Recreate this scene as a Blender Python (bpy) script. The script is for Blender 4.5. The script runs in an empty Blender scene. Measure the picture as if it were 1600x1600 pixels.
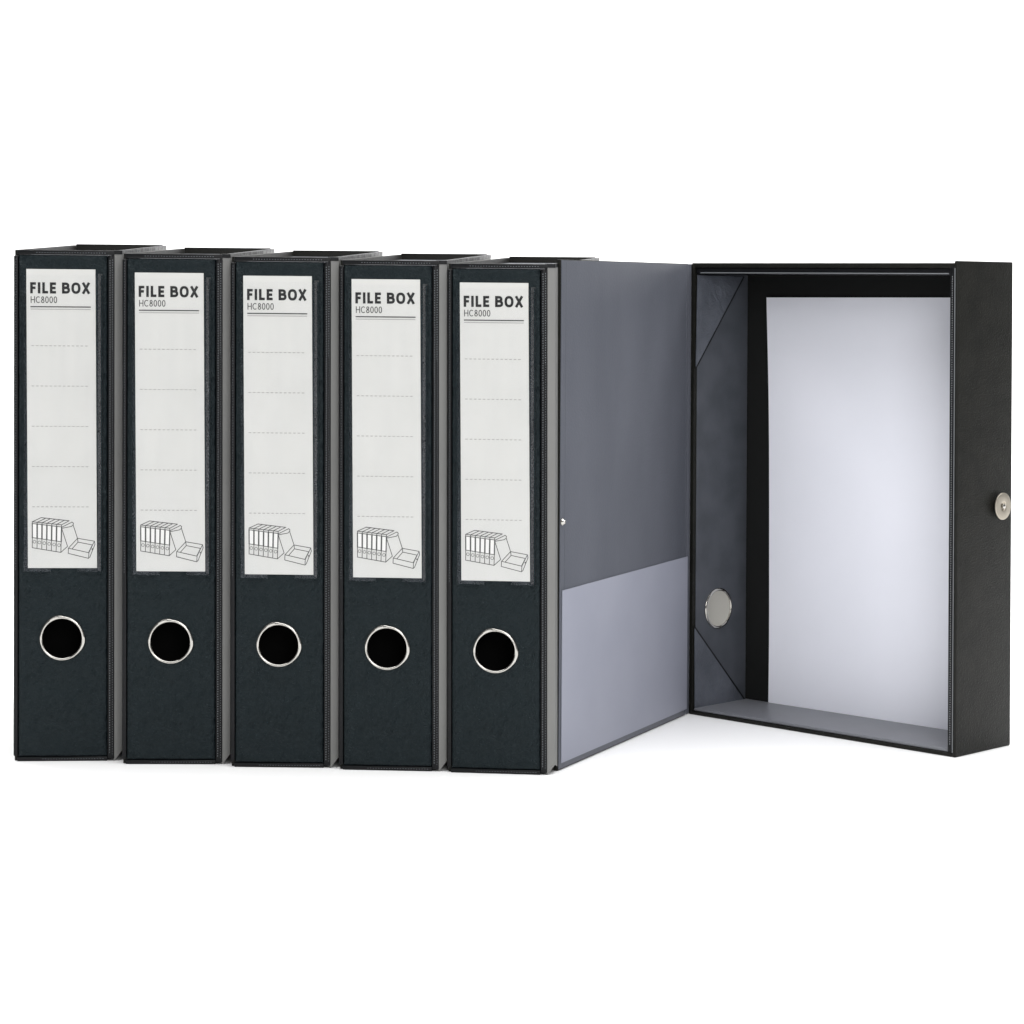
import bpy, bmesh, math, random
from mathutils import Matrix, Vector, noise
random.seed(7)
S = bpy.context.scene
COL = S.collection
MM = 0.001

# ------------------------------------------------------------------ camera
FPX, CX, CY, ROLL, CAMZ = 3865.03, 1003.63, 448.89, -0.00888, 0.302798
cd = bpy.data.cameras.new('camera')
cam = bpy.data.objects.new('camera', cd)
COL.objects.link(cam)
S.camera = cam
cd.sensor_fit = 'HORIZONTAL'
cd.sensor_width = 36.0
cd.lens = FPX / 1600.0 * 36.0
cd.shift_x = (800.0 - CX) / 1600.0
cd.shift_y = (CY - 800.0) / 1600.0
cd.clip_start, cd.clip_end = 0.01, 200.0
cam.matrix_world = (Matrix.Translation((0, 0, CAMZ)) @ Matrix.Rotation(math.pi / 2, 4, 'X')
                    @ Matrix.Rotation(-ROLL, 4, 'Z'))

# ------------------------------------------------------------------ dim world and added studio lamps out of view
W = bpy.data.worlds.new('World')
S.world = W
W.use_nodes = True
bg = W.node_tree.nodes['Background']
bg.inputs[0].default_value = (1.0, 1.0, 1.0, 1)
bg.inputs[1].default_value = 0.22


def area_light(name, loc, target, size, energy, color=(1, 1, 1)):
    ld = bpy.data.lights.new(name, 'AREA')
    ld.shape = 'RECTANGLE'
    ld.size, ld.size_y = size
    ld.energy = energy
    ld.color = color
    o = bpy.data.objects.new(name, ld)
    COL.objects.link(o)
    o.location = loc
    o.rotation_euler = (Vector(target) - Vector(loc)).to_track_quat('-Z', 'Y').to_euler()
    return o


area_light('softbox_overhead', (0.0, 1.45, 1.75), (0.0, 1.5, 0.0), (3.0, 1.9), 66)
area_light('softbox_front', (0.40, -0.45, 0.85), (0.0, 1.65, 0.15), (0.8, 0.8), 18)
area_light('backdrop_light', (0.0, 2.3, 1.75), (0.0, 3.5, 0.45), (3.0, 0.5), 42)  # unseen lamp added to whiten the backdrop

S.view_settings.view_transform = 'Standard'
S.view_settings.look = 'None'
S.view_settings.exposure = 0.0
S.view_settings.gamma = 1.0


# ------------------------------------------------------------------ materials
def principled(name, color, rough, spec=0.5, metal=0.0):
    m = bpy.data.materials.new(name)
    m.use_nodes = True
    b = m.node_tree.nodes['Principled BSDF']
    b.inputs['Base Color'].default_value = (*color, 1)
    b.inputs['Roughness'].default_value = rough
    b.inputs['Specular IOR Level'].default_value = spec
    b.inputs['Metallic'].default_value = metal
    return m, m.node_tree, b


def add_bump(nt, b, layers, strength, dist):
    """layers: list of (kind, scale, weight, distortion/detail)"""
    N, L = nt.nodes, nt.links
    tc = N.new('ShaderNodeTexCoord')
    acc = None
    for kind, scale, weight, det in layers:
        if kind == 'voronoi':
            t = N.new('ShaderNodeTexVoronoi')
            t.feature = 'DISTANCE_TO_EDGE'
            t.inputs['Scale'].default_value = scale
            t.inputs['Randomness'].default_value = 1.0
            out = t.outputs['Distance']
        else:
            t = N.new('ShaderNodeTexNoise')
            t.inputs['Scale'].default_value = scale
            t.inputs['Detail'].default_value = 4
            t.inputs['Distortion'].default_value = det
            out = t.outputs['Fac']
        L.new(tc.outputs['Object'], t.inputs['Vector'])
        mu = N.new('ShaderNodeMath')
        mu.operation = 'MULTIPLY'
        mu.inputs[1].default_value = weight
        L.new(out, mu.inputs[0])
        if acc is None:
            acc = mu.outputs[0]
        else:
            ad = N.new('ShaderNodeMath')
            ad.operation = 'ADD'
            L.new(acc, ad.inputs[0])
            L.new(mu.outputs[0], ad.inputs[1])
            acc = ad.outputs[0]
    bp = N.new('ShaderNodeBump')
    bp.inputs['Strength'].default_value = strength
    bp.inputs['Distance'].default_value = dist
    L.new(acc, bp.inputs['Height'])
    L.new(bp.outputs[0], b.inputs['Normal'])
    return tc


def mottle(nt, b, tc, c0, c1, scale, detail=5, sock='Base Color', vec_scale=None, p0=0.35, p1=0.65):
    N, L = nt.nodes, nt.links
    t = N.new('ShaderNodeTexNoise')
    t.inputs['Scale'].default_value = scale
    t.inputs['Detail'].default_value = detail
    if vec_scale:
        mp = N.new('ShaderNodeMapping')
        mp.inputs['Scale'].default_value = vec_scale
        L.new(tc.outputs['Object'], mp.inputs['Vector'])
        L.new(mp.outputs[0], t.inputs['Vector'])
    else:
        L.new(tc.outputs['Object'], t.inputs['Vector'])
    r = N.new('ShaderNodeValToRGB')
    r.color_ramp.elements[0].position = p0
    r.color_ramp.elements[1].position = p1
    if isinstance(c0, float):
        c0, c1 = (c0,) * 3, (c1,) * 3
    r.color_ramp.elements[0].color = (*c0, 1)
    r.color_ramp.elements[1].color = (*c1, 1)
    L.new(t.outputs['Fac'], r.inputs['Fac'])
    L.new(r.outputs['Color'], b.inputs[sock])


MAT = {}
m, nt, b = principled('black_leatherette', (.006, .008, .0095), .42, .25)
b.inputs['Specular Tint'].default_value = (.80, .95, 1.0, 1)
tc = add_bump(nt, b, [('voronoi', 460, .35, 0), ('noise', 240, 1.0, 3.5), ('noise', 45, 2.2, 1.2)], .75, .0014)
mottle(nt, b, tc, (.0013, .0035, .0048), (.0020, .0048, .0064), 60)
mottle(nt, b, tc, .36, .45, 60, sock='Roughness')
MAT['leather'] = m

m, nt, b = principled('embossed_edge', (.009, .0125, .0155), .32, .8)
tc = add_bump(nt, b, [('voronoi', 560, .8, 0), ('noise', 420, 1.2, 2.0)], 1.0, .0016)
mottle(nt, b, tc, .25, .5, 260, sock='Roughness')
MAT['emboss'] = m

m, nt, b = principled('black_vinyl_welt', (.004, .0045, .0055), .38, .22)
tc = add_bump(nt, b, [('noise', 900, .6, 0), ('noise', 150, .8, .6)], .3, .0004)
mottle(nt, b, tc, .30, .5, 200, sock='Roughness')
MAT['welt'] = m

m, nt, b = principled('black_vinyl_smooth', (.010, .0105, .0095), .48, .19)
tc = add_bump(nt, b, [('voronoi', 620, .5, 0), ('noise', 700, .5, 0), ('noise', 40, 1.2, .3)], .5, .0010)
mottle(nt, b, tc, (.006, .0062, .0050), (.0095, .0095, .0078), 60)
MAT['vinyl'] = m

m, nt, b = principled('grey_cover_vinyl', (.20, .20, .195), .55, .3)  # grey stands in for the grazing sheen on a black cover
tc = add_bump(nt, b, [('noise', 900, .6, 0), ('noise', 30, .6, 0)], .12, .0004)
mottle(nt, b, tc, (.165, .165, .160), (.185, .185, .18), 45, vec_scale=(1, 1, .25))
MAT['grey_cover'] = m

m, nt, b = principled('dark_blue_grey_lining', (.055, .060, .072), .5, .3)
tc = add_bump(nt, b, [('noise', 1300, .5, 0), ('noise', 55, 1.1, .8)], .22, .0006)
mottle(nt, b, tc, (.047, .052, .062), (.064, .069, .082), 38)
MAT['lining'] = m

m, nt, b = principled('folded_flap_lining', (.075, .082, .10), .45, .35)
tc = add_bump(nt, b, [('noise', 900, .4, 0), ('noise', 90, 1.6, 1.2), ('noise', 30, 1.6, .8)], .5, .0012)
mottle(nt, b, tc, (.058, .064, .078), (.090, .098, .118), 42)
MAT['flap'] = m

m, nt, b = principled('grey_cover_lining', (.125, .130, .152), .5, .35)
tc = add_bump(nt, b, [('noise', 700, .6, 0), ('noise', 30, 1.0, .3)], .4, .0006)
mottle(nt, b, tc, (.080, .086, .104), (.093, .099, .119), 22, vec_scale=(1, 1, .35))
MAT['cover_lining'] = m

m, nt, b = principled('grey_floor_lining', (.17, .175, .195), .42, .4)  # same lining in lighter grey, standing in for light on the tray floor
tc = add_bump(nt, b, [('noise', 1300, .5, 0), ('noise', 30, 1.0, .3)], .12, .0005)
mottle(nt, b, tc, (.16, .165, .182), (.18, .184, .205), 30)
MAT['floor_lining'] = m

m, nt, b = principled('light_grey_pocket_plastic', (.275, .285, .335), .6, .3)
tc = add_bump(nt, b, [('noise', 900, .35, 0), ('noise', 26, 1.0, .2)], .15, .0006)
mottle(nt, b, tc, (.262, .272, .325), (.278, .287, .340), 18)
MAT['pocket'] = m

m, nt, b = principled('black_tray_board', (.010, .0105, .0105), .75, .15)
tc = add_bump(nt, b, [('noise', 900, .6, 0), ('noise', 25, .8, 0)], .15, .0005)
MAT['tray_black'] = m

m, nt, b = principled('dark_inside', (.004, .004, .004), .9, .05)
MAT['inside'] = m

m, nt, b = principled('nickel_metal', (.50, .485, .455), .2, .5, 1.0)
tc = add_bump(nt, b, [('noise', 700, .5, 0)], .06, .0003)
mottle(nt, b, tc, .12, .24, 160, sock='Roughness')
MAT['nickel'] = m

m, nt, b = principled('warm_nickel', (.46, .42, .355), .34, .5, 1.0)
tc = add_bump(nt, b, [('noise', 700, .5, 0)], .06, .0003)
MAT['warm_nickel'] = m

m, nt, b = principled('satin_nickel_disc', (.46, .445, .40), .5, .5, .3)  # pale colour for the background seen through the finger hole
tc = add_bump(nt, b, [('noise', 300, .5, 0)], .05, .0003)
MAT['satin'] = m

m, nt, b = principled('label_card', (.68, .68, .665), .6, .2)
tc = add_bump(nt, b, [('noise', 1500, .4, 0), ('noise', 25, .5, 0)], .05, .0004)
mottle(nt, b, tc, (.545, .546, .528), (.56, .56, .543), 40)
MAT['card'] = m

m, nt, b = principled('white_paper', (.80, .81, .875), .7, .2)
tc = add_bump(nt, b, [('noise', 1500, .3, 0), ('noise', 12, 1.0, 0)], .05, .0008)
mottle(nt, b, tc, (.83, .842, .91), (.85, .86, .93), 14)
MAT['paper'] = m

m, nt, b = principled('black_ink', (.008, .008, .008), .5, .3)
tc = add_bump(nt, b, [('noise', 2500, .3, 0)], .05, .0001)
MAT['ink'] = m
m, nt, b = principled('grey_ink', (.06, .06, .057), .5, .3)
MAT['ink_grey'] = m
m, nt, b = principled('pale_ink', (.30, .30, .29), .5, .3)
MAT['ink_pale'] = m
m, nt, b = principled('drawing_fill', (.70, .70, .685), .6, .2)
MAT['drawing_fill'] = m
m, nt, b = principled('grey_thread', (.17, .18, .19), .45, .5)  # for stitching and for the painted highlight lines on the tray rims
MAT['thread'] = m
m, nt, b = principled('dark_thread', (.11, .12, .13), .45, .4)
MAT['dark_thread'] = m

m, nt, b = principled('white_table', (.94, .94, .94), .6, .2)
tc = add_bump(nt, b, [('noise', 300, .3, 0)], .02, .0003)
MAT['floor'] = m

# clear sleeve over the label: mostly see-through with an uneven shine
m = bpy.data.materials.new('clear_plastic_sleeve')
m.use_nodes = True
nt = m.node_tree
N, L = nt.nodes, nt.links
N.remove(N['Principled BSDF'])
out = N['Material Output']
tr = N.new('ShaderNodeBsdfTransparent')
gl = N.new('ShaderNodeBsdfGlossy')
gl.inputs['Roughness'].default_value = .22
gl.inputs['Color'].default_value = (.86, .90, 1, 1)
mx = N.new('ShaderNodeMixShader')
tc = N.new('ShaderNodeTexCoord')
nz = N.new('ShaderNodeTexNoise')
nz.inputs['Scale'].default_value = 420
nz.inputs['Detail'].default_value = 4
L.new(tc.outputs['Object'], nz.inputs['Vector'])
bp = N.new('ShaderNodeBump')
bp.inputs['Strength'].default_value = .12
bp.inputs['Distance'].default_value = .0005
L.new(nz.outputs['Fac'], bp.inputs['Height'])
L.new(bp.outputs[0], gl.inputs['Normal'])
mp = N.new('ShaderNodeMapping')
mp.inputs['Scale'].default_value = (1, 1, .12)
L.new(tc.outputs['Object'], mp.inputs['Vector'])
n2 = N.new('ShaderNodeTexNoise')
n2.inputs['Scale'].default_value = 190
L.new(mp.outputs[0], n2.inputs['Vector'])
mr = N.new('ShaderNodeMapRange')
mr.inputs['From Min'].default_value = .35
mr.inputs['From Max'].default_value = .7
mr.inputs['To Min'].default_value = .009
mr.inputs['To Max'].default_value = .026
L.new(n2.outputs['Fac'], mr.inputs['Value'])
L.new(mr.outputs[0], mx.inputs['Fac'])
L.new(tr.outputs[0], mx.inputs[1])
L.new(gl.outputs[0], mx.inputs[2])
L.new(mx.outputs[0], out.inputs['Surface'])
MAT['sleeve'] = m


# ------------------------------------------------------------------ mesh helpers (millimetres in, metres out)
def ident(x, y, z):
    return (x, y, z)


class MB:
    def __init__(self):
        self.v, self.f, self.smooth = [], [], []

    def add(self, verts, faces, smooth=False):
        k = len(self.v)
        self.v += [tuple(p) for p in verts]
        self.f += [tuple(i + k for i in f) for f in faces]
        self.smooth += [smooth] * len(faces)

    def box(self, x0, x1, y0, y1, z0, z1, bevel=0.0, seg=2, cuts=None):
        bm = bmesh.new()
        bmesh.ops.create_cube(bm, size=1.0)
        for q in bm.verts:
            q.co = Vector((x0 + (q.co.x + .5) * (x1 - x0), y0 + (q.co.y + .5) * (y1 - y0), z0 + (q.co.z + .5) * (z1 - z0)))
        if bevel > 0:
            bmesh.ops.bevel(bm, geom=list(bm.edges), offset=bevel, segments=seg, affect='EDGES', profile=.6)
        bm.verts.index_update()
        self.add([q.co[:] for q in bm.verts], [[q.index for q in f.verts] for f in bm.faces], bevel > 0)
        bm.free()

    def prism(self, poly, z0, z1):
        """poly: (x, y[, zlow, zhigh]) counter-clockwise seen from above"""
        n = len(poly)
        lo = [(p[0], p[1], p[2] if len(p) > 2 and p[2] is not None else z0) for p in poly]
        hi = [(p[0], p[1], p[3] if len(p) > 3 and p[3] is not None else z1) for p in poly]
        fs = [tuple(range(n - 1, -1, -1)), tuple(range(n, 2 * n))]
        fs += [(i, (i + 1) % n, n + (i + 1) % n, n + i) for i in range(n)]
        self.add(lo + hi, fs)

    def lathe(self, c, axis, prof, n=48, rfun=None):
        """prof: list of (r, h); axis: unit vector; open surface of revolution"""
        a = Vector(axis).normalized()
        e1 = a.orthogonal().normalized()
        if abs(a.z) < .9:
            e1 = Vector((0, 0, 1))
        e2 = a.cross(e1)
        vs, fs = [], []
        for j, (r, h) in enumerate(prof):
            for i in range(n):
                t = 2 * math.pi * i / n
                rr = rfun(r, t, j) if rfun else r
                p = Vector(c) + a * h + (e1 * math.cos(t) + e2 * math.sin(t)) * rr
                vs.append(p[:])
        for j in range(len(prof) - 1):
            for i in range(n):
                i2 = (i + 1) % n
                fs.append((j * n + i, j * n + i2, (j + 1) * n + i2, (j + 1) * n + i))
        self.add(vs, fs, True)

    def build(self, name, mat, parent=None, warp=ident, label=None, autosmooth=True):
        me = bpy.data.meshes.new(name)
        me.from_pydata([tuple(q * MM for q in warp(*p)) for p in self.v], [], self.f)
        me.polygons.foreach_set('use_smooth', self.smooth)
        me.materials.append(MAT[mat])
        bm = bmesh.new()
        bm.from_mesh(me)
        if name == 'floor':
            bmesh.ops.remove_doubles(bm, verts=bm.verts, dist=1e-5)
        if any(self.smooth):
            for e in bm.edges:
                if len(e.link_faces) == 2 and e.calc_face_angle(0) > math.radians(40):
                    e.smooth = False
        bm.to_mesh(me)
        bm.free()
        me.update()
        o = bpy.data.objects.new(name, me)
        COL.objects.link(o)
        if parent:
            o.parent = parent
        if label:
            o['label'] = label
        return o


def stroke(mb, a, b, w, y, th=.03):
    """a flat printed line from a to b (x, z) of width w standing at depth y"""
    a, b = Vector(a), Vector(b)
    d = (b - a)
    if d.length < 1e-6:
        return
    d.normalize()
    p = Vector((-d.y, d.x)) * w / 2
    a2, b2 = a - d * w * .3, b + d * w * .3
    q = [a2 - p, b2 - p, b2 + p, a2 + p]
    mb.add([(t.x, y, t.y) for t in q], [(0, 1, 2, 3)])


def polyribbon(mb, pts, w, y, closed=False):
    """mitred flat ribbon along (x, z) points"""
    pts = [Vector(p) for p in pts]
    n = len(pts)
    L, R = [], []
    for i in range(n):
        a = pts[(i - 1) % n] if closed or i > 0 else None
        c = pts[(i + 1) % n] if closed or i < n - 1 else None
        d1 = (pts[i] - a).normalized() if a is not None else None
        d2 = (c - pts[i]).normalized() if c is not None else None
        if d1 is None:
            d1 = d2
        if d2 is None:
            d2 = d1
        n1, n2 = Vector((-d1.y, d1.x)), Vector((-d2.y, d2.x))
        m_ = n1 + n2
        m_ = n1 if m_.length < 1e-6 else m_.normalized()
        k = w / 2 / max(.35, m_.dot(n1))
        L.append(pts[i] + m_ * k)
        R.append(pts[i] - m_ * k)
    vs = [(p.x, y, p.y) for p in R + L]
    m2 = n if closed else n - 1
    mb.add(vs, [(i, (i + 1) % n, n + (i + 1) % n, n + i) for i in range(m2)])


def oval(cx, cz, rx, rz, a0=0, a1=360, n=24, p=2.4):
    r = []
    for i in range(n + 1):
        t = math.radians(a0 + (a1 - a0) * i / n)
        c, s_ = math.cos(t), math.sin(t)
        r.append((cx + rx * math.copysign(abs(c) ** (2 / p), c), cz + rz * math.copysign(abs(s_) ** (2 / p), s_)))
    return r


def glyph(ch, w):
    """strokes of one letter in a cell of height 1; h = half a stroke"""
    h = w / 2
    T, M = 1 - h, .5
    if ch == 'F':
        return .52, [([(h, 0), (h, 1)], 0), ([(w, T), (.52, T)], 0), ([(w, M), (.48, M)], 0)]
    if ch == 'I':
        return w, [([(h, 0), (h, 1)], 0)]
    if ch == 'L':
        return .52, [([(h, 0), (h, 1)], 0), ([(w, h), (.52, h)], 0)]
    if ch == 'E':
        return .55, [([(h, 0), (h, 1)], 0), ([(w, T), (.55, T)], 0), ([(w, M), (.51, M)], 0), ([(w, h), (.55, h)], 0)]
    if ch == 'B':
        up = [(w, T), (.34, T)] + oval(.34, (T + .53) / 2, .21, (T - .53) / 2, 90, -90, 10)[1:-1] + [(.34, .53), (w, .53)]
        lo = [(w, .52), (.36, .52)] + oval(.36, (.52 + h) / 2, .25, (.52 - h) / 2, 90, -90, 10)[1:-1] + [(.36, h), (w, h)]
        return .68, [([(h, 0), (h, 1)], 0), (up, 0), (lo, 0)]
    if ch == 'O':
        return .82, [(oval(.41, .5, .41 - h, .5 + .01 - h, 0, 360, 36)[:-1], 1)]
    if ch == 'X':
        return .76, [([(h * .9, -.0), (.76 - h * .9, 1)], 0), ([(.76 - h * .9, 0), (h * .9, 1)], 0)]
    if ch == 'H':
        return .72, [([(h, 0), (h, 1)], 0), ([(.72 - h, 0), (.72 - h, 1)], 0), ([(w, M), (.72 - w, M)], 0)]
    if ch == 'C':
        return .76, [(oval(.42, .5, .42 - h, .5 - h, 48, 312, 28, 2.0), 0)]
    if ch == '8':
        return .58, [(oval(.29, .74, .235 - h, .26 - h, 0, 360, 24, 2)[:-1], 1), (oval(.29, .27, .29 - h, .27 - h, 0, 360, 24, 2)[:-1], 1)]
    if ch == '0':
        return .58, [(oval(.29, .5, .29 - h, .5 - h, 0, 360, 28, 2.2)[:-1], 1)]
    return .20, []


def stroke_text(mb, s, x0, x1, z0, z1, sw_, y):
    hgt = z1 - z0
    w = sw_ / hgt
    gap = .145 if w < .2 else .165
    cells = [glyph(c, w) for c in s]
    total = sum(c[0] for c in cells) + gap * (len(s) - 1) - (.05 if s == 'FILE BOX' else 0)
    k = (x1 - x0) / (total * hgt)
    x = 0.0
    for wd, strokes in cells:
        for q, (pts, closed) in enumerate(strokes):
            polyribbon(mb, [(x0 + (x + p[0]) * hgt * k, z0 + p[1] * hgt) for p in pts], sw_, y - .004 * q, bool(closed))
        x += wd + gap - (.05 if s == 'FILE BOX' and wd == .82 else 0)


def empty(name, loc, rz, label, cat, group=None):
    o = bpy.data.objects.new(name, None)
    COL.objects.link(o)
    o.empty_display_size = .02
    o.location = loc
    o.rotation_euler = (0, 0, rz)
    o['label'] = label
    o['category'] = cat
    if group:
        o['group'] = group
    return o


# ------------------------------------------------------------------ the surface
mb = MB()
prof = [(-2500, 0), (2700, 0)]
for k in range(1, 17):
    t = k / 16 * math.pi / 2
    prof.append((2700 + 800 * math.sin(t), 800 - 800 * math.cos(t)))
prof.append((3500, 2600))
for a, b_ in zip(prof, prof[1:]):
    mb.add([(-3200, a[0], a[1]), (3200, a[0], a[1]), (3200, b_[0], b_[1]), (-3200, b_[0], b_[1])], [(0, 1, 2, 3)], True)
fl = mb.build('floor', 'floor')
fl['kind'] = 'structure'
fl['label'] = 'plain white studio sheet under and behind the file boxes'

# ------------------------------------------------------------------ closed file box
H, BW, BD, RISE, SH1 = 320.0, 62.77, 242.3, 6.9, -0.0081
HX, HZ, HR = 30.35, 77.0, 12.6          # finger hole in the spine


def bwarp(x, y, z):
    t = max(0.0, y) / BD
    return (x + SH1 * z, y, z * (1 + RISE / H * t))


def lwarp(x, y, z):                      # the label sits a touch crooked in its sleeve
    return bwarp(x + (214 - z) * 0.0062, y, z)


def spine_plate(x0, x1, z0, z1, y0, y1, cx, cz, r, n=64):
    mb = MB()
    # hole ring to an enclosing square
    s = 20.0
    circ, sq = [], []
    for i in range(n):
        t = 2 * math.pi * i / n
        c, sn = math.cos(t), math.sin(t)
        k = s / max(abs(c), abs(sn))
        circ.append((cx + r * c, y0, cz + r * sn))
        sq.append((cx + k * c, y0, cz + k * sn))
    back = [(p[0], y1, p[2]) for p in circ]
    vs = circ + sq + back
    fs = []
    for i in range(n):
        j = (i + 1) % n
        fs.append((i, j, n + j, n + i)[::-1])
        fs.append((2 * n + i, 2 * n + j, j, i)[::-1])
    mb.add(vs, fs, False)
    i0, i1, k0, k1 = x0 + 2.8, x1 - 2.8, z0 + 2.8, z1 - 2.8      # flat part of the face
    for (a, b_, c, d) in [(i0, i1, cz + s, k1), (i0, i1, k0, cz - s), (i0, cx - s, cz - s, cz + s), (cx + s, i1, cz - s, cz + s)]:
        mb.add([(a, y0, c), (b_, y0, c), (b_, y0, d), (a, y0, d)], [(0, 1, 2, 3)])
    rings = [(2.8, y0), (1.8, y0 + .10), (1.0, y0 + .32), (.4, y0 + .72), (.1, y0 + 1.2), (0, y0 + 1.7), (0, y1)]
    vs, fs = [], []
    for ins, y in rings:
        vs += [(x0 + ins, y, z0 + ins), (x1 - ins, y, z0 + ins), (x1 - ins, y, z1 - ins), (x0 + ins, y, z1 - ins)]
    for q in range(len(rings) - 1):
        for i in range(4):
            j = (i + 1) % 4
            fs.append((q * 4 + i, q * 4 + 4 + i, q * 4 + 4 + j, q * 4 + j))
    mb.add(vs, fs, True)
    return mb


LBL = ['black leather file box at the end of the row farthest from the open box',
       'second black leather file box from the end of the row away from the open box',
       'middle one of the five closed black leather file boxes',
       'second closed black leather file box counted from the open box',
       'closed black leather file box standing right beside the open box cover']
POS = [(-394.342, 1561.089, -0.0758), (-324.588, 1555.13, -0.0334), (-255.434, 1549.325, .0095),
       (-186.861, 1543.666, .0526), (-118.85, 1538.144, .0958)]


def stitches(mb, x, y, z0, z1, pitch, vertical=True, w=.55, l=.75, skip=0.0, jit=.08):
    t = z0
    while t < z1:
        if random.random() >= skip:
            j = random.uniform(-jit, jit)
            if vertical:
                mb.add([(x - w / 2 + j, y, t), (x + w / 2 + j, y, t), (x + w / 2 + j, y, t + l), (x - w / 2 + j, y, t + l),
                        (x + j, y - .28, t + l / 2)], [(0, 1, 4), (1, 2, 4), (2, 3, 4), (3, 0, 4)], True)
            else:
                mb.add([(t, y, x - w / 2 + j), (t + l, y, x - w / 2 + j), (t + l, y, x + w / 2 + j), (t, y, x + w / 2 + j),
                        (t + l / 2, y - .28, x + j)], [(0, 1, 4), (1, 2, 4), (2, 3, 4), (3, 0, 4)], True)
        t += pitch


def make_box():
    X, Y, T = POS[0]
    root = empty('file_box', (X * MM, Y * MM, 0), -T, LBL[0], 'file box', 'closed file boxes standing in a row')
    # spine
    sp = spine_plate(2.9, 58.4, 2.9, H - 2.9, 0.0, 2.6, HX, HZ, HR).build('spine', 'leather', root, bwarp)
    mb = MB()
    mb.box(0, 2.75, .45, 3.4, 3.2, H - 3.4, .9, 3)
    mb.build('left_hinge_welt', 'welt', root, bwarp)
    mb = MB()
    mb.box(58.55, BW, .55, 3.4, 1.2, H - 2.9, .7, 3)
    mb.box(58.9, 60.9, .30, 1.2, 3.2, H - 3.0, .28, 2)
    mb.build('right_hinge_welt', 'welt', root, bwarp)
    mb = MB()
    mb.box(2.2, BW - .3, .35, 3.0, H - 2.75, H + .1, .5, 2)
    mb.build('top_welt', 'welt', root, bwarp)
    mb = MB()
    mb.box(2.4, 58.5, .35, 3.0, 0.05, 2.75, .5, 2)
    mb.build('bottom_welt', 'welt', root, bwarp)
    # stitching of the welts
    mb = MB()
    stitches(mb, 60.0, .30, 5, H - 5, 1.55, skip=.0)
    stitches(mb, 61.55, .56, H - 62, H - 5, 1.55, skip=.0)
    stitches(mb, 61.7, .56, 4, H - 62, 1.55, skip=.0, w=.3)
    stitches(mb, 1.35, .46, 120, H - 5, 1.7, skip=.0, w=.32)
    stitches(mb, H - 1.45, .36, 14, 57, 1.7, False, skip=0, w=.4)
    stitches(mb, 1.4, .36, 18, 57, 1.7, False, skip=0, w=.32)
    o = mb.build('stitching', 'dark_thread', root, bwarp)
    o['kind'] = 'stuff'
    # covers, fore edge and tray of the box body
    mb = MB()
    mb.box(.25, 2.7, 3.5, BD, 0, H, .4, 2)
    mb.build('left_cover', 'vinyl', root, bwarp)
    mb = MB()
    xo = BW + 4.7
    mb.prism([(BW - 2.2, 3.6), (BW + .05, .9), (xo, 2.6, 6.2, None), (xo, 24.0), (xo, BD), (xo - 2.4, BD), (xo - 2.4, 6.0, 5, None)], 0.0, H - 2.2)  # front joint slanted forward so the painted sheen strip catches light
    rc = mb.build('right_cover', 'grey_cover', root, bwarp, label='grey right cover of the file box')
    mb = MB()
    mb.prism([(BW - 2.2, 3.55), (BW - .2, .6), (xo, 2.3), (xo + .1, BD), (xo - 2.6, BD), (xo - 2.6, 6.2)], H - 2.15, H + .3)
    bd = mb.build('edge_binding', 'welt', rc, bwarp)
    mb = MB()
    mb.box(2.8, xo - 2.6, BD - 2.6, BD, 0, H + .8, .4, 2)
    mb.build('fore_edge', 'vinyl', root, bwarp)
    mb = MB()
    mb.box(2.8, xo - 2.6, 3.5, BD - 2.7, H - 5.2, H - 3.6)
    mb.build('top_panel', 'lining', root, bwarp)
    mb = MB()
    mb.box(2.8, BW - 2.4, 3.5, BD - 2.7, .3, 2.2)
    mb.build('bottom_panel', 'inside', root, bwarp)
    mb = MB()
    mb.box(2.8, BW - 2.4, 30, 32, 2.3, H - 5.3)
    mb.build('inner_board', 'inside', root, bwarp)

    # finger ring: tube through the board with a rolled rim, crimped at three spots
    def lob(r, t, j):
        k = max(0.0, math.cos(1.5 * (t - .35))) ** 6
        return r + (.8 * k if j in (1, 2, 3) else 0)
    prof = [(14.0, -.3), (14.0, .25), (13.85, .75), (13.5, 1.15), (13.05, 1.3), (12.6, 1.15), (12.3, .75), (12.15, .2), (12.1, -2.4), (12.9, -2.9)]
    mb = MB()
    mb.lathe((HX, 0, HZ), (0, -1, 0), prof, 72, lob)
    mb.build('finger_ring', 'nickel', root, bwarp)

    # label sleeve and card
    mb = MB()
    x0, x1, zb, zt = 6.2, 55.0, 118.6, 304.5
    y = -.95
    for (a, b_, c, d) in [(x0, x1, zb + 2.6, zt), (x0, 23.5, zb, zb + 2.6), (40.0, x1, zb, zb + 2.6)]:
        mb.box(a, b_, y, y + .12, c, d)
    sl = mb.build('label_sleeve', 'sleeve', root, bwarp)
    # welded seam bordering the sleeve
    mb = MB()
    for (a, b_, c, d) in [(x0 - .5, x0 + .5, zb, zt), (x1 - .5, x1 + .5, zb, zt), (x0 + .5, 23.5, zb - .5, zb + .35), (40, x1 - .5, zb - .5, zb + .35)]:
        mb.box(a, b_, y - .12, -.03, c, d, .2, 2)
    mb.build('weld_seam', 'leather', sl, bwarp)
    mb = MB()
    mb.box(52.7, 55.5, -.28, -.02, 119.5, 305.5, .2, 2)
    mb.build('embossed_edge', 'emboss', root, bwarp)

    lx0, lx1, lz0, lz1 = 8.55, 51.55, 121.1, 308.2
    mb = MB()
    mb.box(lx0, lx1, -.45, -.12, lz0, lz1)
    card = mb.build('label_card', 'card', root, lwarp, label='white paper label reading FILE BOX')
    yp = -.50
    mb = MB()
    stroke_text(mb, 'FILE BOX', 10.9, 48.3, 292.9, 299.9, 1.62, yp)
    mb.build('title_lettering', 'ink', card, lwarp)
    mb = MB()
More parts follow.
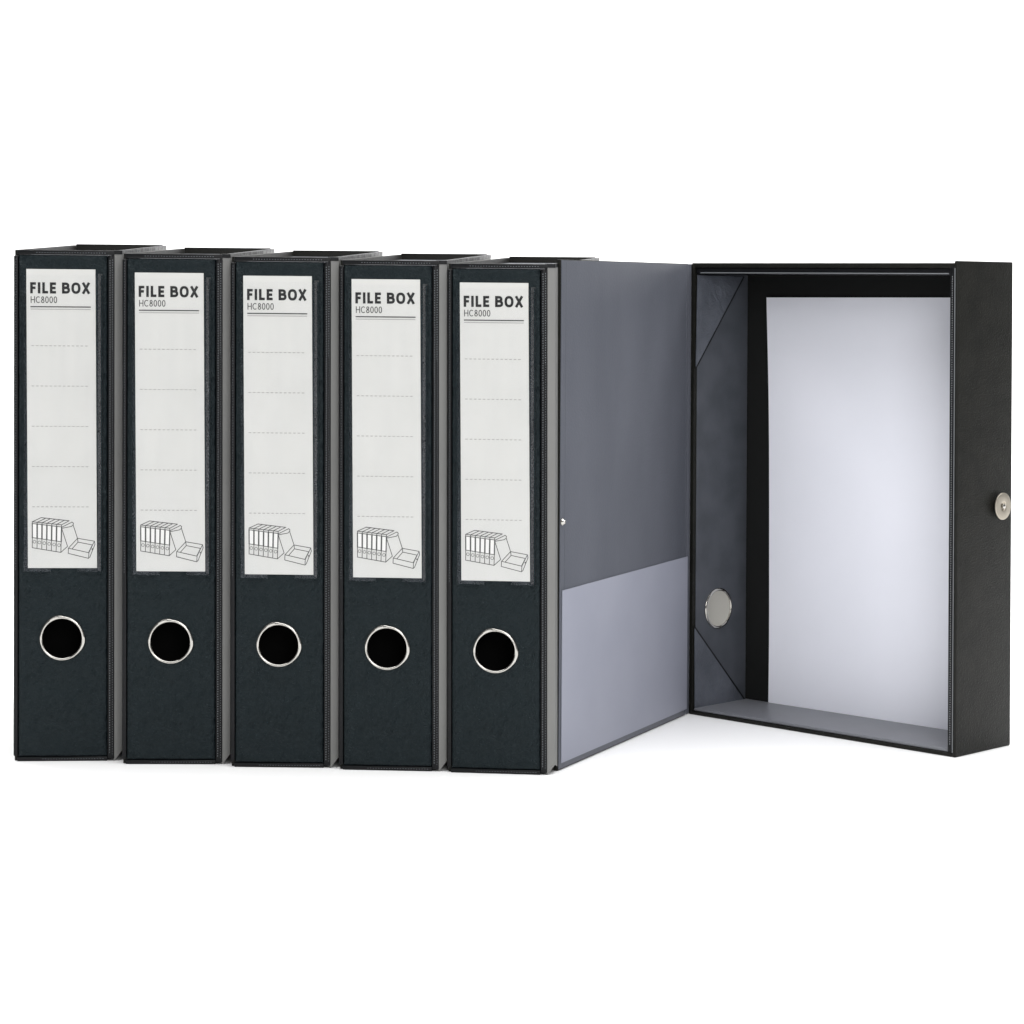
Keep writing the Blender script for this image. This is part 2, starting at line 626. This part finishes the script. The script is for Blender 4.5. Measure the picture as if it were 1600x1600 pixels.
    stroke_text(mb, 'HC8000', 11.2, 27.6, 286.9, 291.1, .55, yp)
    mb.build('number_lettering', 'ink_grey', card, lwarp)
    mb = MB()
    stroke(mb, (11.2, 284.6), (48.4, 284.6), .75, yp)
    mb.build('rule_line', 'ink_grey', card, lwarp)
    mb = MB()
    stroke(mb, (11.2, 283.1), (48.4, 283.1), .5, yp)
    mb.build('rule_line', 'ink_pale', card, lwarp)
    for k in range(5):
        z = 260.2 - 25.2 * k
        mb = MB()
        n = 13
        for i in range(n):
            a = 11.6 + i * 36.2 / n
            stroke(mb, (a, z), (a + 1.35, z), .5, yp)
        mb.build('dashed_line', 'ink_pale', card, lwarp)

    # line drawing at the foot of the label
    def P(u, v):
        px, py = 40 + u / 13.333, 790 + v / 13.333
        return (8.85 + (px - 44) * .400, 122.4 - (py - 886 - .027 * (px - 44)) * .403)
    ink, fill = MB(), MB()
    thin, thick = .46, .75

    def line(pts, w=thin):
        for a, c in zip(pts, pts[1:]):
            stroke(ink, P(*a), P(*c), w, yp)

    def lerp(a, c, t):
        return (a[0] + (c[0] - a[0]) * t, a[1] + (c[1] - a[1]) * t)
    A0, A1 = (138, 368), (745, 447)
    B0, B1 = (138, 405), (745, 492)
    M0, M1 = (138, 695), (735, 797)
    Z0, Z1 = (135, 905), (728, 1018)
    K0, K1 = (325, 287), (905, 367)
    for p, q in ((A0, A1), (B0, B1), (M0, M1), (Z0, Z1), (K0, K1)):
        line([p, q])
    for k in range(7):
        t = k / 6
        line([lerp(A0, A1, t), lerp(K0, K1, t)], thin if k < 6 else thin)
        line([lerp(A0, A1, t), lerp(B0, B1, t)])
        line([lerp(B0, B1, t), lerp(M0, M1, t)], .95 if 0 < k < 6 else thick)
        line([lerp(M0, M1, t), lerp(Z0, Z1, t)])
    for k in range(6):
        t0, t1 = (k + .12) / 6, (k + .88) / 6
        q = [P(*lerp(M0, M1, t0)), P(*lerp(M0, M1, t1)), P(*lerp(B0, B1, t1)), P(*lerp(B0, B1, t0))]
        fill.add([(c[0], yp + .02, c[1]) for c in q], [(0, 1, 2, 3)])
        cxy = lerp((182, 783), (690, 868), k / 5)
        ring = [(cxy[0] + 30 * math.cos(i * math.pi / 6), cxy[1] + 30 * math.sin(i * math.pi / 6)) for i in range(13)]
        line(ring, .3)
    line([(745, 500), (965, 395), (992, 420), (985, 452), (950, 485), (748, 520), (868, 900)])
    line([(985, 452), (1075, 735)])
    line([(730, 1015), (862, 900)])
    line([(885, 935), (1075, 735), (1425, 803), (1310, 1040), (885, 935), (880, 1042), (1300, 1156), (1330, 1130), (1437, 868), (1425, 803)])
    line([(1310, 1040), (1302, 1156)])
    line([(962, 950), (1085, 815), (1382, 880), (1305, 1030)])
    line([(1075, 735), (1085, 815)])
    line([(1378, 962), (1390, 976)], .9)
    mb = fill
    mb.build('drawing_windows', 'drawing_fill', card, lwarp)
    ink.build('box_drawing', 'ink_grey', card, lwarp)
    return root


def copy_tree(o, parent=None):
    c = o.copy()
    COL.objects.link(c)
    c.parent = parent
    for ch in [q for q in o.children]:
        copy_tree(ch, c)
    return c


bx = make_box()
TALL = [1.009, 1.0035, .999, .994, .989]      # per-box height scale that lines the tops up in this view
bx.scale.z = TALL[0]
for i in range(1, 5):
    c = copy_tree(bx)
    X, Y, T = POS[i]
    c.location = (X * MM, Y * MM, 0)
    c.rotation_euler = (0, 0, -T)
    c.scale.z = TALL[i]
    c['label'] = LBL[i]

# ------------------------------------------------------------------ open file box
TW, TD, SH2 = 230.6, 62.4, -0.0038
OX, OY, OT, OPH = 35.574, 1757.061, .7436, -1.1879


def twarp(x, y, z):
    return (x + SH2 * z, y, z)


op = empty('open_file_box', (OX * MM, OY * MM, 0), -OT,
           'open black file box with grey lining, its cover swung wide and tray facing out', 'file box')

# spine side of the tray
mb = MB()
mb.box(0, 3.0, 0, TD, .2, H - .3, .5, 2)
sw = mb.build('spine_wall', 'vinyl', op, twarp)
mb = MB()
mb.box(3.05, 3.5, 3.0, TD - 4.2, 3.6, 312.4, .15, 1)
ln = mb.build('wall_lining', 'lining', sw, twarp)


def tri_flap(name, pts, t, lift, edge):
    """thin triangular fold lying on the lined wall; pts (y, z); lift: extra x at each corner"""
    mb = MB()
    a = [(3.55 + l, p[0], p[1]) for p, l in zip(pts, lift)]
    b_ = [(3.55 + l + t, p[0], p[1]) for p, l in zip(pts, lift)]
    mb.add(a + b_, [(0, 1, 2), (5, 4, 3), (0, 3, 4, 1), (1, 4, 5, 2), (2, 5, 3, 0)])
    fl_ = mb.build(name, 'flap', sw, twarp)
    p, q = b_[edge[0]], b_[edge[1]]
    e = Vector((0, q[1] - p[1], q[2] - p[2])).normalized()
    w = Vector((0, -e.z, e.y)) * .6
    mb = MB()
    r = [Vector(p) - w, Vector(p) + w, Vector(q) + w, Vector(q) - w]
    mb.add([(c.x - .6, c.y, c.z) for c in r] + [(c.x + .08, c.y, c.z) for c in r],
           [(3, 2, 1, 0), (4, 5, 6, 7), (0, 1, 5, 4), (1, 2, 6, 5), (2, 3, 7, 6), (3, 0, 4, 7)])
    mb.build('cut_edge', 'welt', sw, twarp)  # dark strip put in for the shaded crease along the fold
    return fl_


tri_flap('corner_flap', [(1.4, 311.6), (1.0, 246.0), (52.5, 311.0)], .7, (.9, .1, .2), (1, 2))
tri_flap('corner_flap', [(1.2, 62.0), (2.0, 4.2), (56.5, 4.2)], .7, (.1, .2, .1), (0, 2))

# ring, and an added disc for the view through the hole
mb = MB()
prof = [(14.6, -.2), (14.5, .7), (13.9, 1.25), (13.2, 1.3), (12.7, .9), (12.6, .2)]
mb.lathe((3.5, 27.2, 73.0), (1, 0, 0), prof, 64)
rg = mb.build('finger_ring', 'nickel', sw, twarp)
mb = MB()
mb.lathe((3.5, 27.2, 73.0), (1, 0, 0), [(12.75, .35), (11.6, .35), (11.2, .2), (.01, .2)], 64)
mb.build('ring_disc', 'satin', sw, twarp, label='pale metal disc inside the finger ring')

# top wall
mb = MB()
mb.box(.2, TW - 3.4, .3, TD, 317.0, H + .4, .6, 3)
tw_ = mb.build('top_wall', 'vinyl', op, twarp)
mb = MB()
mb.box(3.6, TW - 6.8, 1.2, TD - 3.6, 312.6, 316.9, .7, 3)
mb.build('inner_board', 'welt', tw_, twarp)
mb = MB()
mb.box(8, TW - 8, .75, 1.4, 313.1, 313.8, .25, 2)
mb.build('edge_piping', 'thread', tw_, twarp)  # light strip painted in as the highlight on the top rim
# bottom wall
mb = MB()
mb.box(.2, TW - 3.4, .3, TD, 0.0, 2.6, .6, 3)
bw_ = mb.build('bottom_wall', 'vinyl', op, twarp)
mb = MB()
mb.box(3.6, TW - 6.8, 1.6, TD - 3.6, 2.65, 4.6, .6, 3)
mb.build('floor_lining', 'floor_lining', bw_, twarp)
# fore edge wall with the clasp
mb = MB()
mb.box(TW - 3.1, TW, -.2, TD + .4, .1, H + 1.8, 1.1, 3)
fw = mb.build('fore_edge_wall', 'vinyl', op, twarp)
mb = MB()
mb.box(TW - 6.6, TW - 3.25, .25, TD - 3.6, 2.7, H - 2.0, .7, 3)
ib = mb.build('inner_board', 'welt', fw, twarp)
mb = MB()
stitches(mb, TW - 4.7, .25, 8, H - 8, 1.5, skip=0, w=.6, l=.8)
o = mb.build('stitching', 'thread', fw, twarp)
o['kind'] = 'stuff'
mb = MB()
mb.box(TW - 2.6, TW - 2.0, -.45, .1, 3, H - 3, .2, 2)
mb.build('edge_piping', 'thread', fw, twarp)  # pale line standing for the glint on the fore edge rim
# clasp knob
kc = (TW, 48.3, 160.2)
mb = MB()
mb.lathe(kc, (1, 0, 0), [(3.6, 0), (3.6, 2.0), (3.7, 2.02), (8.5, 2.03), (8.6, 2.05), (8.9, 2.3), (8.95, 2.45), (8.95, 3.0), (8.9, 3.15), (8.65, 3.32), (8.5, 3.34), (3.5, 3.35), (3.3, 3.33), (2.95, 3.1), (2.8, 2.9), (2.7, 2.5), (2.6, 2.45), (.01, 2.45)], 56)
kn = mb.build('clasp_knob', 'warm_nickel', fw, twarp)
mb = MB()
mb.lathe(kc, (1, 0, 0), [(1.7, 2.6), (1.6, 3.9), (1.2, 4.3), (.01, 4.45)], 32)
mb.build('clasp_pin', 'nickel', fw, twarp)
# back of the tray
mb = MB()
mb.box(3.1, TW - 3.2, TD - 3.4, TD - .2, 2.7, 316.9)
mb.build('back_panel', 'tray_black', op, twarp)

# cover: runs from the hinge towards the left front
v = Vector((-math.cos(OPH), math.sin(OPH)))
u = Vector((math.cos(OT), -math.sin(OT)))
d = Vector((math.sin(OT), math.cos(OT)))
n = Vector((v.y, -v.x))                   # away from the lined side
vL = Vector((v.dot(u), v.dot(d)))
nL = Vector((n.dot(u), n.dot(d)))


def cwarp(a, t, z):                       # a along the cover, t through it (0 = lined face), z up
    return (vL.x * a + nL.x * t + SH2 * z, vL.y * a + nL.y * t, z)


def flipbuild(mb, *args, **kw):
    mb.f = [f[::-1] for f in mb.f]
    return mb.build(*args, **kw)


CW = 228.6
mb = MB()
mb.box(5.0, CW, .5, 3.1, .2, H - .2, .5, 2)
cv = flipbuild(mb, 'cover', 'vinyl', op, cwarp)
mb = MB()
mb.box(5.2, CW - .5, -.1, .45, .9, H - .7, .25, 2)
cl = flipbuild(mb, 'cover_lining', 'cover_lining', cv, cwarp)
mb = MB()                                  # welded border line along the free edge and the hinge
mb.box(CW - 8.2, CW - 7.4, -.25, -.05, 1.5, H - 1.5, .1, 1)
flipbuild(mb, 'border_seam', 'cover_lining', cv, cwarp)
mb = MB()
mb.box(8.5, 9.3, -.25, -.05, 1.5, H - 1.5, .1, 1)
flipbuild(mb, 'border_seam', 'cover_lining', cv, cwarp)
mb = MB()
mb.box(6.0, CW - 3.0, -.95, -.3, 4.6, 112.6, .25, 2)
flipbuild(mb, 'inner_pocket', 'pocket', cv, cwarp, label='pale grey plastic pocket across the foot of the cover')
mb = MB()
mb.box(-3.0, 5.4, -.1, 1.2, .4, H - .4, .3, 2)
flipbuild(mb, 'hinge_strip', 'cover_lining', op, cwarp)
# snap stud through the free edge of the cover
mb = MB()
mb.lathe((CW - 2.6, -.1, 155.5), (0, -1, 0), [(2.3, 0), (2.3, .8), (1.7, 1.5), (1.0, 2.6), (.01, 2.9)], 24)
st = flipbuild(mb, 'snap_stud', 'nickel', cv, cwarp)
mb = MB()
mb.lathe((CW - 2.6, 3.1, 155.5), (0, 1, 0), [(4.0, 0), (4.0, .7), (3.2, 1.3), (.01, 1.5)], 32)
flipbuild(mb, 'snap_cap', 'nickel', cv, cwarp)

# ------------------------------------------------------------------ sheet of paper in the tray
nx, nz_ = 22, 30
vs, fs = [], []
for side in (0, 1):
    for j in range(nz_ + 1):
        for i in range(nx + 1):
            a, c = i / nx, j / nz_
            zx = 4.65 + c * 291.6 + a * c * 1.8
            xl = 26.0 - 3.6 * c ** 2.5 + .2 * math.sin(c * 11)
            x = xl + a * (222.5 - xl)
            y = 58.4 - 1.2 * (1 - a) ** 3 * (.4 + .6 * abs(2 * c - .9)) - .8 * math.sin(a * math.pi) * math.sin(c * math.pi) - side * .18
            vs.append((x, y, zx))
row = nx + 1
off = row * (nz_ + 1)
for j in range(nz_):
    for i in range(nx):
        q = j * row + i
        fs.append((q, q + row, q + row + 1, q + 1))
        fs.append((off + q, off + q + 1, off + q + row + 1, off + q + row))
edge = [i for i in range(row)] + [j * row + nx for j in range(1, nz_ + 1)] + [nz_ * row + i for i in range(nx - 1, -1, -1)] + [j * row for j in range(nz_ - 1, 0, -1)]
for a, c in zip(edge, edge[1:] + edge[:1]):
    fs.append((a, c, off + c, off + a))
mb = MB()
mb.add(vs, fs, True)
pp = mb.build('paper_sheet', 'paper', None, twarp)
pp.location = (OX * MM, OY * MM, 0)
pp.rotation_euler = (0, 0, -OT)
pp['label'] = 'blank white sheet of paper standing inside the open tray'
pp['category'] = 'paper'
